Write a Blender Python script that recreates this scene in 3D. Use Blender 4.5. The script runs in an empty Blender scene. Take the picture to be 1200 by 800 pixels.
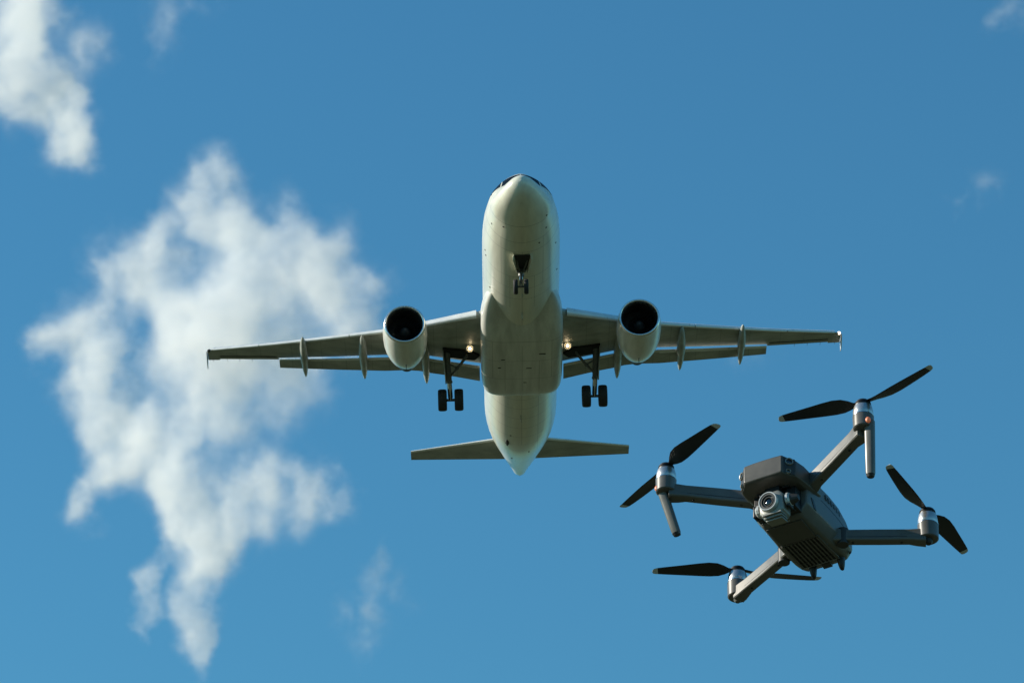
import bpy, bmesh, math, random
from mathutils import Vector, Matrix
R = math.radians
S = bpy.context.scene
COL = S.collection

# ------------------------------------------------------------------ camera
ELEV = 24.0
cam_d = bpy.data.cameras.new('camera'); cam = bpy.data.objects.new('camera', cam_d); COL.objects.link(cam)
cam.location = (0, 0, 1.7); cam.rotation_euler = (R(90 + ELEV), 0, 0)
cam_d.sensor_width = 36; cam_d.lens = 141.0
cam_d.clip_start = .1; cam_d.clip_end = 60000
S.camera = cam

# ------------------------------------------------------------------ sky, sun, exposure
SUN_DIR = Vector((-.90, .10, .415)).normalized()      # towards the sun
w = bpy.data.worlds.new('World'); S.world = w; w.use_nodes = True
nt = w.node_tree; nt.nodes.clear()
sky = nt.nodes.new('ShaderNodeTexSky'); sky.sky_type = 'NISHITA'; sky.sun_disc = False
sky.sun_elevation = math.asin(SUN_DIR.z)
sky.sun_rotation = math.atan2(SUN_DIR.x, SUN_DIR.y)
sky.altitude = 50; sky.air_density = 1.5; sky.dust_density = 0; sky.ozone_density = 6.0
bg = nt.nodes.new('ShaderNodeBackground'); bg.inputs[1].default_value = .10
wo = nt.nodes.new('ShaderNodeOutputWorld')
tint = nt.nodes.new('ShaderNodeMix'); tint.data_type = 'RGBA'; tint.blend_type = 'MULTIPLY'; tint.inputs['Factor'].default_value = 1
tint.inputs['B'].default_value = (.486, .966, 1.02, 1)      # the clean teal blue of this sky
nt.links.new(sky.outputs[0], tint.inputs['A']); nt.links.new(tint.outputs['Result'], bg.inputs[0]); nt.links.new(bg.outputs[0], wo.inputs[0])
sd = bpy.data.lights.new('sun', 'SUN'); so = bpy.data.objects.new('sun', sd); COL.objects.link(so)
sd.energy = 5.0; sd.angle = R(.53); sd.color = (1, .925, .78)
so.rotation_euler = SUN_DIR.to_track_quat('Z', 'Y').to_euler()
vs = S.view_settings
vs.view_transform = 'Standard'; vs.look = 'None'; vs.exposure = .28; vs.gamma = 1; vs.use_curve_mapping = False
cy = S.cycles
cy.use_denoising = True; cy.use_adaptive_sampling = True; cy.adaptive_threshold = .015
cy.max_bounces = 12; cy.diffuse_bounces = 4; cy.glossy_bounces = 4; cy.volume_bounces = 7; cy.transparent_max_bounces = 8
cy.volume_step_rate = 2.5; cy.volume_max_steps = 256

# ------------------------------------------------------------------ helpers
def mat(name, color, rough=.5, metal=0., coat=0., noise=0., nscale=3., stretch=(1, 1, 1), emit=None, spec=.5):
    m = bpy.data.materials.new(name); m.use_nodes = True
    n = m.node_tree; b = n.nodes['Principled BSDF']
    b.inputs['Base Color'].default_value = (*color, 1); b.inputs['Roughness'].default_value = rough
    b.inputs['Metallic'].default_value = metal; b.inputs['Coat Weight'].default_value = coat
    b.inputs['Coat Roughness'].default_value = .12
    b.inputs['Specular IOR Level'].default_value = spec
    if emit:
        b.inputs['Emission Color'].default_value = (*emit[0], 1); b.inputs['Emission Strength'].default_value = emit[1]
    if noise:
        tc = n.nodes.new('ShaderNodeTexCoord'); mp = n.nodes.new('ShaderNodeMapping'); mp.inputs['Scale'].default_value = stretch
        nz = n.nodes.new('ShaderNodeTexNoise'); nz.inputs['Scale'].default_value = nscale; nz.inputs['Detail'].default_value = 6; nz.inputs['Roughness'].default_value = .6
        mr = n.nodes.new('ShaderNodeMapRange'); mr.inputs['From Min'].default_value = .3; mr.inputs['From Max'].default_value = .7
        mr.inputs['To Min'].default_value = 1 - noise; mr.inputs['To Max'].default_value = 1 + noise * .5
        mx = n.nodes.new('ShaderNodeMix'); mx.data_type = 'RGBA'; mx.blend_type = 'MULTIPLY'; mx.inputs['Factor'].default_value = 1
        mx.inputs['A'].default_value = (*color, 1)
        n.links.new(tc.outputs['Object'], mp.inputs[0]); n.links.new(mp.outputs[0], nz.inputs['Vector']); n.links.new(nz.outputs['Fac'], mr.inputs[0])
        n.links.new(mr.outputs[0], mx.inputs['B']); n.links.new(mx.outputs['Result'], b.inputs['Base Color'])
        r2 = n.nodes.new('ShaderNodeMapRange'); r2.inputs['To Min'].default_value = max(.03, rough - .12); r2.inputs['To Max'].default_value = rough + .12
        n.links.new(nz.outputs['Fac'], r2.inputs[0]); n.links.new(r2.outputs[0], b.inputs['Roughness'])
    return m
def tag(o, label=None, cat=None, group=None, kind=None):
    for k, v in (('label', label), ('category', cat), ('group', group), ('kind', kind)):
        if v: o[k] = v
def empty(name, loc, rot=(0, 0, 0)):
    o = bpy.data.objects.new(name, None); COL.objects.link(o); o.location = loc; o.rotation_euler = rot; o.empty_display_size = .1
    return o
def obj(name, bm, mats, parent=None, angle=35, bevel=0., fix=True):
    if fix: bmesh.ops.recalc_face_normals(bm, faces=bm.faces[:])
    me = bpy.data.meshes.new(name); bm.to_mesh(me); bm.free()
    for m in (mats if isinstance(mats, (list, tuple)) else [mats]): me.materials.append(m)
    for p in me.polygons: p.use_smooth = True
    me.set_sharp_from_angle(angle=R(angle))
    o = bpy.data.objects.new(name, me); COL.objects.link(o)
    if parent: o.parent = parent
    if bevel:
        b = o.modifiers.new('bevel', 'BEVEL'); b.width = bevel; b.segments = 3; b.limit_method = 'ANGLE'; b.angle_limit = R(28); b.harden_normals = False
    return o
def loft(bm, rings, cap=(True, True), mi=0, closed=True):
    vs_ = [[bm.verts.new(p) for p in r] for r in rings]
    n = len(vs_[0])
    for a, b in zip(vs_, vs_[1:]):
        for i in range(n if closed else n - 1):
            j = (i + 1) % n
            f = bm.faces.new((a[i], a[j], b[j], b[i])); f.material_index = mi
    if cap[0]: bm.faces.new(vs_[0]).material_index = mi
    if cap[1]: bm.faces.new(vs_[-1][::-1]).material_index = mi
    return vs_
def tube(bm, a, b, r0, r1=None, n=14, mi=0, cap=(True, True)):
    a, b = Vector(a), Vector(b); r1 = r0 if r1 is None else r1
    d = (b - a).normalized(); x = d.orthogonal().normalized(); y = d.cross(x)
    return loft(bm, [[c + (x * math.cos(t) + y * math.sin(t)) * r for t in (2 * math.pi * i / n for i in range(n))] for c, r in ((a, r0), (b, r1))], cap, mi)
def lathe(bm, prof, base, axis=(0, 0, 1), n=32, mi=0, cap=(False, False)):
    """prof: (distance along axis, radius); a ring for every entry"""
    base = Vector(base); d = Vector(axis).normalized(); x = d.orthogonal().normalized(); y = d.cross(x)
    return loft(bm, [[base + d * h + (x * math.cos(t) + y * math.sin(t)) * max(r, 1e-5) for t in (2 * math.pi * i / n for i in range(n))] for h, r in prof], cap, mi)
def box(bm, c, s, rot=None, mi=0):
    m = Matrix.Translation(c) @ (rot.to_4x4() if rot else Matrix()) @ Matrix.Diagonal((*s, 1))
    r = bmesh.ops.create_cube(bm, size=1, matrix=m)
    for f in {f for v in r['verts'] for f in v.link_faces}: f.material_index = mi
def prism(bm, pts, off, mi=0):
    """polygon pts extruded by the vector off"""
    off = Vector(off); loft(bm, [[Vector(p) for p in pts], [Vector(p) + off for p in pts]], (True, True), mi)
def lerp_tab(tab, x):
    if x <= tab[0][0]: return list(tab[0][1:])
    for a, b in zip(tab, tab[1:]):
        if x <= b[0]:
            t = (x - a[0]) / (b[0] - a[0]); return [p + (q - p) * t for p, q in zip(a[1:], b[1:])]
    return list(tab[-1][1:])
def smooth_tab(tab, x):
    """Catmull-Rom through the table"""
    n = len(tab)
    for i in range(n - 1):
        if x <= tab[i + 1][0] or i == n - 2:
            a, b = tab[i], tab[i + 1]; h = b[0] - a[0]; t = max(0, min(1, (x - a[0]) / h))
            out = []
            for k in range(1, len(a)):
                m0 = (b[k] - tab[i - 1][k]) / (b[0] - tab[i - 1][0]) if i > 0 else (b[k] - a[k]) / h
                m1 = (tab[i + 2][k] - a[k]) / (tab[i + 2][0] - a[0]) if i + 2 < n else (b[k] - a[k]) / h
                out.append((2*t**3-3*t*t+1)*a[k] + (t**3-2*t*t+t)*h*m0 + (-2*t**3+3*t*t)*b[k] + (t**3-t*t)*h*m1)
            return out

# ------------------------------------------------------------------ the ground far below (out of frame, it lights the undersides)
bm = bmesh.new()
bmesh.ops.create_circle(bm, cap_ends=True, cap_tris=True, segments=64, radius=30000)
gm = mat('dry_grass', (.050, .060, .022), rough=.95, noise=.35, nscale=.02)
tag(obj('ground', bm, gm), kind='structure')

# ------------------------------------------------------------------ clouds: real volumes far behind the aircraft
F = 4700.0
def ray(u, v, D):
    """point D metres in front of the camera, seen at photo pixel (u, v)"""
    e = R(ELEV)
    x = (u - 600) / F * D; y = (400 - v) / F * D
    return Vector((x, D * math.cos(e) - y * math.sin(e), 1.7 + D * math.sin(e) + y * math.cos(e)))
def cloud_mat(dens):
    m = bpy.data.materials.new('cloud_vapour'); m.use_nodes = True
    n = m.node_tree; n.nodes.clear()
    o = n.nodes.new('ShaderNodeOutputMaterial'); p = n.nodes.new('ShaderNodeVolumePrincipled')
    p.inputs['Color'].default_value = (1, 1, 1, 1); p.inputs['Density'].default_value = dens
    p.inputs['Anisotropy'].default_value = .15
    n.links.new(p.outputs[0], o.inputs['Volume'])
    return m
def cloud(label, D, blobs, dens, freq, thr=-.08, amp=2.0, seed=0, res=1.4, slant=1.6, group='white clouds in the blue sky'):
    """blobs: (u, v, radius px, weight); everything is turned into metres at distance D"""
    k = D / F
    us = [b[0] for b in blobs]; vs_ = [b[1] for b in blobs]
    cu, cv = (min(us) + max(us)) / 2, (min(vs_) + max(vs_)) / 2
    rnd = random.Random(seed)
    # the bank lies aslant to the view, its broad side to the sun: local x, y run in the bank, z through it
    st = math.hypot(1, slant); B = []
    for b in blobs:
        x, y = (b[0] - cu) * k, -(b[1] - cv) * k; f = 1 - x * slant / D
        B.append((x * f * st, y * f, rnd.uniform(-.25, .25) * b[2] * k, b[2] * 1.15 * k, b[3]))
    pad = 1.35
    lo = [min(b[i] - b[3] * pad for b in B) for i in range(3)]
    hi = [max(b[i] + b[3] * pad for b in B) for i in range(3)]
    g = bpy.data.node_groups.new('cloud_shape', 'GeometryNodeTree')
    g.interface.new_socket('Geometry', in_out='INPUT', socket_type='NodeSocketGeometry')
    g.interface.new_socket('Geometry', in_out='OUTPUT', socket_type='NodeSocketGeometry')
    N, Lk = g.nodes, g.links
    def math_(op, a, b=None, c=None, clamp=False):
        q = N.new('ShaderNodeMath'); q.operation = op; q.use_clamp = clamp
        for i, x in enumerate((a, b, c)):
            if x is None: continue
            if isinstance(x, (int, float)): q.inputs[i].default_value = x
            else: Lk.new(x, q.inputs[i])
        return q.outputs[0]
    pos = N.new('GeometryNodeInputPosition').outputs[0]
    # a slow warp of the position breaks up the round outlines
    def noise(scale, det, rough, off):
        q = N.new('ShaderNodeTexNoise'); q.noise_dimensions = '3D'
        rt = N.new('ShaderNodeVectorRotate'); rt.rotation_type = 'Y_AXIS'; rt.inputs['Angle'].default_value = -math.atan(slant); Lk.new(pos, rt.inputs['Vector'])
        va = N.new('ShaderNodeVectorMath'); va.operation = 'MULTIPLY_ADD'; va.inputs[1].default_value = (1, 1, .4); va.inputs[2].default_value = off
        Lk.new(rt.outputs[0], va.inputs[0]); Lk.new(va.outputs[0], q.inputs['Vector'])
        q.inputs['Scale'].default_value = scale; q.inputs['Detail'].default_value = det; q.inputs['Roughness'].default_value = rough
        return q
    wn = noise(freq * .8, 6, .55, (seed * 31.7, 5.1, 9.3))
    ws = N.new('ShaderNodeVectorMath'); ws.operation = 'SUBTRACT'; Lk.new(wn.outputs['Color'], ws.inputs[0]); ws.inputs[1].default_value = (.5, .5, .5)
    wm = N.new('ShaderNodeVectorMath'); wm.operation = 'SCALE'; Lk.new(ws.outputs[0], wm.inputs[0]); wm.inputs['Scale'].default_value = 1.7 / freq
    wp = N.new('ShaderNodeVectorMath'); wp.operation = 'ADD'; Lk.new(pos, wp.inputs[0]); Lk.new(wm.outputs[0], wp.inputs[1])
    fl = N.new('ShaderNodeVectorMath'); fl.operation = 'MULTIPLY'; fl.inputs[1].default_value = (1, 1, 1.7); Lk.new(wp.outputs[0], fl.inputs[0])
    acc = None
    for (x, y, z, r, wt) in B:
        d = N.new('ShaderNodeVectorMath'); d.operation = 'DISTANCE'; Lk.new(fl.outputs[0], d.inputs[0]); d.inputs[1].default_value = (x, y, z)
        f = math_('MULTIPLY_ADD', d.outputs['Value'], -1.0 / (r * 1.3), 1.0, clamp=True)
        f = math_('MULTIPLY', f, f); f = math_('MULTIPLY', f, wt * 2.2)
        acc = f if acc is None else math_('ADD', acc, f)
    acc = math_('MINIMUM', acc, 1.15)
    n1 = noise(freq * .75, 10, .64, (seed * 13.1, seed * 7.7, 2.0)).outputs['Fac']
    e = math_('SUBTRACT', n1, .5)
    t = math_('MULTIPLY_ADD', e, amp * 2, acc)
    t = math_('SUBTRACT', t, thr)
    t = math_('MULTIPLY', t, acc)
    t = math_('MAXIMUM', t, 0.0)
    vc = N.new('GeometryNodeVolumeCube')
    Lk.new(t, vc.inputs['Density'])
    vc.inputs['Min'].default_value = lo; vc.inputs['Max'].default_value = hi
    for i, a in enumerate(('X', 'Y', 'Z')):
        vc.inputs['Resolution ' + a].default_value = max(8, int((hi[i] - lo[i]) / k / res / (1.6 if i == 2 else 1)))
    sm = N.new('GeometryNodeSetMaterial'); Lk.new(vc.outputs[0], sm.inputs[0]); sm.inputs['Material'].default_value = cloud_mat(dens / (60 * k))
    go = N.new('NodeGroupOutput'); Lk.new(sm.outputs[0], go.inputs[0])
    N.new('NodeGroupInput')
    v = bpy.data.volumes.new('cloud'); v.materials.append(sm.inputs['Material'].default_value)
    o = bpy.data.objects.new('cloud', v); COL.objects.link(o)
    o.location = ray(cu, cv, D); o.rotation_euler = (Matrix.Rotation(R(90 + ELEV), 3, 'X') @ Matrix.Rotation(-math.atan(slant), 3, 'Y')).to_euler()
    md = o.modifiers.new('shape', 'NODES'); md.node_group = g
    o['label'] = label; o['category'] = 'cloud'; o['group'] = group
    return o
MAIN = [(270,205,42,1),(235,240,52,1),(180,280,55,1),(292,262,50,.8),(130,325,60,1),(75,382,52,.9),(45,400,46,.9),(22,405,30,.8),(105,425,62,1),(190,390,80,1),
        (290,345,85,1),(345,310,62,.9),(395,335,58,.9),(435,372,46,.8),(260,420,88,1),(335,425,75,1),(395,425,50,.7),(105,480,58,.8),(165,490,55,.8),(215,500,55,.8),
        (125,545,50,.9),(75,590,38,.9),(95,560,40,.8),(285,500,45,.7),(280,585,45,.8),(180,560,55,.9),(235,560,55,.8),(320,575,52,.9),(375,572,42,.9),(408,572,26,.8),(225,610,66,1),(245,655,54,.8),(215,700,46,.7),(170,690,36,.5),(215,745,36,.6),(228,775,24,.6),(350,270,42,.7),(400,300,48,.8),(440,345,44,.8),(160,705,44,.8),(265,655,44,.8),(218,742,42,.8),(140,735,32,.7),(60,455,45,.8),(85,510,45,.8),(150,530,45,.8),(95,330,40,.7),(180,640,40,.8),(250,500,50,.8),(205,600,45,.8),(285,620,40,.7)]
cloud('big white cumulus cloud with a ragged tail behind the left wing', 3000, MAIN, .75, 1/50, seed=3)
cloud('bright white cloud bank cut off by the top left corner of the view', 3200, [(0,20,75,1),(45,40,55,1),(30,95,50,.9),(0,100,50,.8),(70,140,42,.8),(100,165,34,.7),(105,200,26,.6),(95,70,45,.6),(120,150,30,.6),(85,155,40,.9),(55,120,50,.9),(110,185,36,.7),(8,60,60,1),(50,15,45,.9)], .75, 1/50, seed=8)
cloud('thin cloud wisp at the top edge beside the bright cloud bank', 3300, [(205,5,46,.7),(180,32,30,.55),(238,5,34,.6),(200,55,26,.5)], .3, 1/38, seed=5)
cloud('small faint upright cloud wisp below the jet, right of the ragged cloud tail', 3100, [(448,675,30,.6),(438,712,36,.7),(420,748,34,.55),(470,690,26,.5),(405,720,26,.45),(450,650,22,.5)], .5, 1/38, seed=12)
cloud('small faint streak of cloud in the open blue sky above the drone', 3300, [(1150,220,26,.7),(1125,235,20,.6),(1170,218,18,.5)], .3, 1/30, seed=21)
cloud('scrap of pale cloud at the top right corner of the view', 3300, [(1188,12,32,.7),(1172,25,20,.5)], .3, 1/30, seed=27)
cloud('faint tuft of cloud just under the outer right wing of the jet', 3100, [(880,412,32,.5),(905,400,24,.45),(865,425,20,.4)], .2, 1/30, seed=33)
# ------------------------------------------------------------------ the jet airliner (metres; y runs aft from the nose, x to the right of the picture)
def paint(name, col, seams=(), rough=.32, coat=.35, windows=False, dirt=.18, xlines=(), stretch=(1.2, .12, 1.2)):
    """aircraft paint with grime streaks, thin panel seams across (y) and along (x)"""
    m = mat(name, col, rough=rough, coat=coat, noise=dirt, nscale=1.6, stretch=stretch)
    n = m.node_tree; b = n.nodes['Principled BSDF']
    src = b.inputs['Base Color'].links[0].from_socket
    tc = next(q for q in n.nodes if q.type == 'TEX_COORD'); sx = n.nodes.new('ShaderNodeSeparateXYZ'); n.links.new(tc.outputs['Object'], sx.inputs[0])
    acc = None
    def mth(op, a, b_=None, c=None):
        q = n.nodes.new('ShaderNodeMath'); q.operation = op
        for i, x in enumerate((a, b_, c)):
            if x is None: continue
            if isinstance(x, (int, float)): q.inputs[i].default_value = x
            else: n.links.new(x, q.inputs[i])
        return q.outputs[0]
    for y in seams:
        q = mth('COMPARE', sx.outputs['Y'], y, .022); acc = q if acc is None else mth('MAXIMUM', acc, q)
    for (x, y0, y1) in xlines:
        q = mth('COMPARE', sx.outputs['X'], x, .014); q = mth('MULTIPLY', q, mth('COMPARE', sx.outputs['Y'], (y0 + y1) / 2, (y1 - y0) / 2)); acc = q if acc is None else mth('MAXIMUM', acc, q)
    if acc is not None: acc = mth('MULTIPLY', acc, .38)
    if windows:
        p = mth('PINGPONG', sx.outputs['Y'], .2665)
        wq = mth('MULTIPLY', mth('LESS_THAN', p, .11), mth('COMPARE', sx.outputs['Z'], .42, .16))
        wq = mth('MULTIPLY', wq, mth('COMPARE', sx.outputs['Y'], 17.5, 12.2)); wq = mth('MULTIPLY', wq, .92)
        acc = mth('MAXIMUM', acc, wq)
    if acc is not None:
        mx = n.nodes.new('ShaderNodeMix'); mx.data_type = 'RGBA'; n.links.new(acc, mx.inputs['Factor']); n.links.new(src, mx.inputs['A']); mx.inputs['B'].default_value = (.05, .05, .045, 1)
        n.links.new(mx.outputs['Result'], b.inputs['Base Color'])
    return m
M_FUS = paint('white_paint', (.75, .73, .60), seams=(.6, 2.0, 2.95, 5.6, 6.9, 8.1, 20.6, 21.8, 23.1, 24.4, 25.7, 27.0, 28.3, 29.6, 32.2, 34.6, 36.2), windows=True, xlines=((0, 2.9, 11.6), (-.62, 5.6, 9.2), (.62, 5.6, 9.2), (-1.05, 2.0, 6.9), (1.05, 2.0, 6.9), (0, 20, 27), (-.9, 20.6, 29.6), (.9, 20.6, 29.6)))
M_FAIR = paint('fairing_paint', (.66, .66, .60), seams=(12.6, 14.7, 16.9), rough=.42, coat=.15, dirt=.28, xlines=((0, 13.0, 18.6), (-.9, 14.7, 18.4), (.9, 14.7, 18.4), (-1.55, 12.6, 16.9), (1.55, 12.6, 16.9)))
M_WING = paint('wing_grey_paint', (.38, .395, .35), rough=.45, coat=.1, dirt=.34, stretch=(.5, .9, .5), xlines=[(k * q, 10, 21) for k in (-1, 1) for q in (3.4, 4.6, 5.3, 7.0, 7.9, 9.3, 10.6, 12.2, 13.9, 15.2)])
M_SLAT = mat('pale_leading_edge', (.80, .80, .77), rough=.30, metal=.15, noise=.12, nscale=1.5)
M_NAC = paint('nacelle_paint', (.72, .71, .64), seams=(), rough=.34, coat=.3, dirt=.2, stretch=(1.5, .3, 1.5))
M_LIP = mat('polished_inlet_lip', (.78, .78, .76), rough=.24, metal=.9, noise=.08)
M_DARK = mat('cavity_shade', (.012, .012, .012), rough=.8)  # near-black colour puts the shade inside ducts and wells into the paint
M_FAN = mat('fan_blades', (.05, .05, .055), rough=.4, metal=.6)
M_SPIN = mat('spinner_grey', (.05, .05, .052), rough=.4)
M_HOT = mat('heat_stained_metal', (.035, .032, .03), rough=.5, metal=.4, noise=.3)
M_STRUT = mat('landing_gear_grey', (.11, .115, .105), rough=.38, noise=.3, nscale=5)
M_CHROME = mat('oleo_chrome', (.6, .6, .58), rough=.18, metal=1.)
M_RUB = mat('tyre_rubber', (.022, .022, .023), rough=.75, noise=.3, nscale=9)
M_RIM = mat('wheel_hub', (.3, .3, .29), rough=.45, metal=.4)
M_GLASS = mat('cockpit_glass', (.012, .014, .016), rough=.2, spec=.12)
M_BLACK = mat('black_marking', (.02, .02, .02), rough=.6)
M_LAMP = mat('landing_lamp', (1, .9, .7), emit=((1., .78, .48), 9.))
M_LAMP2 = mat('tip_lamp', (1, 1, 1), emit=((1., .80, .62), 2.))

jet = empty('airliner', (.45, 177.38, 88.82), (R(-.988), R(-1.75), 0))
tag(jet, 'white twin engine passenger jet seen from below with its landing gear down', 'airliner')

# fuselage: station, half width, top, bottom
FUS = [(-1.9, .02, -.42, -.46, 1.9), (-1.83, .25, -.2, -.68, 1.9), (-1.6, .55, 0, -.95, 1.9), (-1.25, .80, .10, -1.15, 1.85), (-.8, 1.05, .22, -1.34, 1.8), (-.3, 1.28, .36, -1.5, 1.75), (.1, 1.42, .49, -1.61, 1.72),
       (.4, 1.50, .68, -1.68, 1.68), (.7, 1.57, 1.07, -1.74, 1.62), (1.0, 1.62, 1.42, -1.79, 1.6), (1.3, 1.66, 1.53, -1.83, 1.6), (1.8, 1.73, 1.62, -1.88, 1.64), (2.5, 1.82, 1.73, -1.94, 1.72), (3.3, 1.885, 1.82, -1.98, 1.8), (4.3, 1.935, 1.92, -2.03, 1.88), (5.5, 1.96, 2.01, -2.06, 1.95), (7.0, 1.975, 2.07, -2.07, 2), (9, 1.975, 2.07, -2.07, 2),
       (24.5, 1.975, 2.07, -2.07, 2), (26.5, 1.955, 2.07, -1.97, 2), (28.5, 1.81, 2.06, -1.66, 2), (30.5, 1.55, 2.04, -1.20, 2), (32.5, 1.23, 1.97, -.65, 2), (34.5, .90, 1.84, -.10, 2), (36.2, .56, 1.64, .36, 2), (37.1, .40, 1.50, .58, 2), (37.5, .30, 1.40, .72, 2)]
NF = 64
def fus_pt(y, t, g=0.):
    hw, zt, zb, m = smooth_tab(FUS, y); zc = (zt + zb) / 2; c, q = math.cos(t), math.sin(t)
    if c > 0: c, q = c ** (2 / m), math.copysign(abs(q) ** (2 / m), q)      # the cockpit roof narrows upwards
    return Vector(((hw + g) * q, y, zc + ((zt - zb) / 2 + g) * c))
def fus_ring(y): return [fus_pt(y, 2 * math.pi * i / NF) for i in range(NF)]
ys = [-1.9, -1.885, -1.86, -1.83, -1.78, -1.7, -1.6, -1.45, -1.25, -1.0, -.75, -.5, -.25, 0, .15, .3, .45, .6, .75, .9, 1.05, 1.2, 1.4, 1.6, 1.9, 2.2, 2.6, 3, 3.5, 4, 4.5, 5, 5.5, 6, 7, 9, 12, 16, 20, 23, 24.5, 25.5, 26.5, 27.5, 28.5, 29.5, 30.5, 31.5, 32.5, 33.5, 34.5, 35.4, 36.2, 36.7, 37.1, 37.2]
bm = bmesh.new(); loft(bm, [fus_ring(y) for y in ys])
fus = obj('fuselage', bm, M_FUS, jet, angle=60)
# flat-faceted windscreen panes set 6 mm proud of the nose
def pane(corners, name='windscreen', m=M_GLASS):
    """corners: (y, angle) quad, bent onto the nose in an 8 x 6 grid"""
    bm = bmesh.new(); g = []
    (y0, t0), (y1, t1), (y2, t2), (y3, t3) = corners
    for i in range(9):
        u = i / 8; row = []
        for j in range(7):
            v = j / 6
            ya, ta = y0 + (y1 - y0) * u, t0 + (t1 - t0) * u; yb, tb = y3 + (y2 - y3) * u, t3 + (t2 - t3) * u
            row.append(bm.verts.new(fus_pt(ya + (yb - ya) * v, ta + (tb - ta) * v, .012)))
        g.append(row)
    for i in range(8):
        for j in range(6): bm.faces.new((g[i][j], g[i + 1][j], g[i + 1][j + 1], g[i][j + 1]))
    bmesh.ops.recalc_face_normals(bm, faces=bm.faces[:])
    r = bmesh.ops.extrude_face_region(bm, geom=bm.faces[:])
    for v in [q for q in r['geom'] if isinstance(q, bmesh.types.BMVert)]: v.co -= Vector((0, .0, .0)) + (v.co - Vector((0, 2.6, 0))).normalized() * .05
    return obj(name, bm, m, fus, angle=50)
for s in (-1, 1):
    pane([(.22, s * .05), (.60, s * .74), (.97, s * .66), (.90, s * .05)])
    pane([(.66, s * .79), (.90, s * 1.12), (1.22, s * 1.0), (.98, s * .71)])
    pane([(.80, s * 1.18), (1.4, s * 1.27), (1.8, s * 1.08), (1.28, s * 1.04)])
# small things on the belly
for (x, y, h, l) in ((0.0, 9.6, .30, .34), (.12, 12.0, .16, .16), (-.05, 22.6, .28, .3), (.0, 7.4, .12, .3)):
    hw, zt, zb, m = smooth_tab(FUS, y)
    if 9.3 < y < 19.3: zb = min(zb, -2.42 if y > 12.5 else -2.07)
    bm = bmesh.new()
    prism(bm, [(x - .02, y, zb + .03), (x - .02, y + l, zb + .03), (x - .02, y + l * 1.1, zb - h), (x - .02, y + l * .55, zb - h)], (.04, 0, 0))
    obj('blade_antenna', bm, M_WING, fus)
rnd = random.Random(4)
for (y, t) in ((1.5, 2.2), (1.9, 3.75), (2.4, 4.2), (2.3, 2.35), (3.0, 2.65), (5.0, 4.35), (5.4, 4.3), (7.2, 2.0), (4.2, 2.05), (8.4, 4.1), (25.6, 3.45), (27.2, 3.6), (28.8, 2.9), (31, 3.5)):
    y = y if y >= 5 else y * 1.3 - 1.5; p = fus_pt(y, t); nrm = (p - Vector((0, y, 0))).normalized()
    bm = bmesh.new(); lathe(bm, [(-.02, .05), (.012, .05), (.02, .02), (.02, 0)], p, nrm, n=10)
    obj('static_port', bm, M_BLACK, fus)
bm = bmesh.new(); p = fus_pt(26.9, 3.55); n_ = (p - Vector((0, 26.9, 0))).normalized()
lathe(bm, [(-.05, .10), (.06, .08), (.10, .02), (.1, 0)], p, n_, n=12)
for v in bm.verts: v.co.y = 26.9 + (v.co.y - 26.9) * 5
obj('outflow_valve', bm, M_BLACK, fus)
bm = bmesh.new(); lathe(bm, [(0, .25), (.10, .24), (.12, .19), (-.1, .15)], (0, 37.15, 1.05), (0, 1, 0), n=20)
obj('exhaust_outlet', bm, M_HOT, fus)
bm = bmesh.new(); lathe(bm, [(0, .05), (.10, .045), (.16, .02), (.17, 0)], (0, 37.2, .72), (0, .9, -.4), n=12)
obj('tail_light', bm, M_SPIN, fus)

# wing-to-body fairing: rounded box sections
FAIR = [(8.6, 1.45, -1.30, -.75), (9.4, 1.78, -1.60, -.62), (10.3, 1.98, -1.84, -.50), (11.2, 2.09, -2.07, -.42), (12.2, 2.14, -2.32, -.36), (13.4, 2.15, -2.46, -.3), (15, 2.15, -2.50, -.3), (17, 2.15, -2.50, -.3), (18.4, 2.12, -2.49, -.35), (19.0, 2.05, -2.44, -.4), (19.4, 1.93, -2.34, -.5), (19.7, 1.75, -2.1, -.7), (19.9, 1.5, -1.9, -.9)]
def fair_ring(y, n=48):
    hw, zb, zt = smooth_tab(FAIR, y); zc = (zb + zt) / 2; h = (zt - zb) / 2; e = 2 / 4.2
    sg = lambda c: (abs(c) ** e) * (1 if c >= 0 else -1)
    return [Vector((hw * sg(math.cos(t)), y, zc + h * sg(math.sin(t)))) for t in (2 * math.pi * i / n for i in range(n))]
bm = bmesh.new(); loft(bm, [fair_ring(y) for y in (8.6, 9, 9.4, 9.9, 10.3, 10.8, 11.2, 11.7, 12.2, 12.8, 13.4, 14.2, 15, 16, 17, 17.8, 18.4, 18.75, 19.0, 19.2, 19.4, 19.55, 19.7, 19.9)])
obj('belly_fairing', bm, M_FAIR, jet, angle=50)
for (x, y, a, b) in ((.35, 15.6, .42, .10), (-1.0, 14.5, .3, .05), (1.05, 13.9, .5, .05), (.15, 17.4, .25, .07), (-1.2, 15.5, .22, .07)):
    bm = bmesh.new(); box(bm, (x, y, -2.49), (a * .7, b * 1.1, .03)); obj('drain_vent', bm, M_BLACK, jet, bevel=.01)

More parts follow.
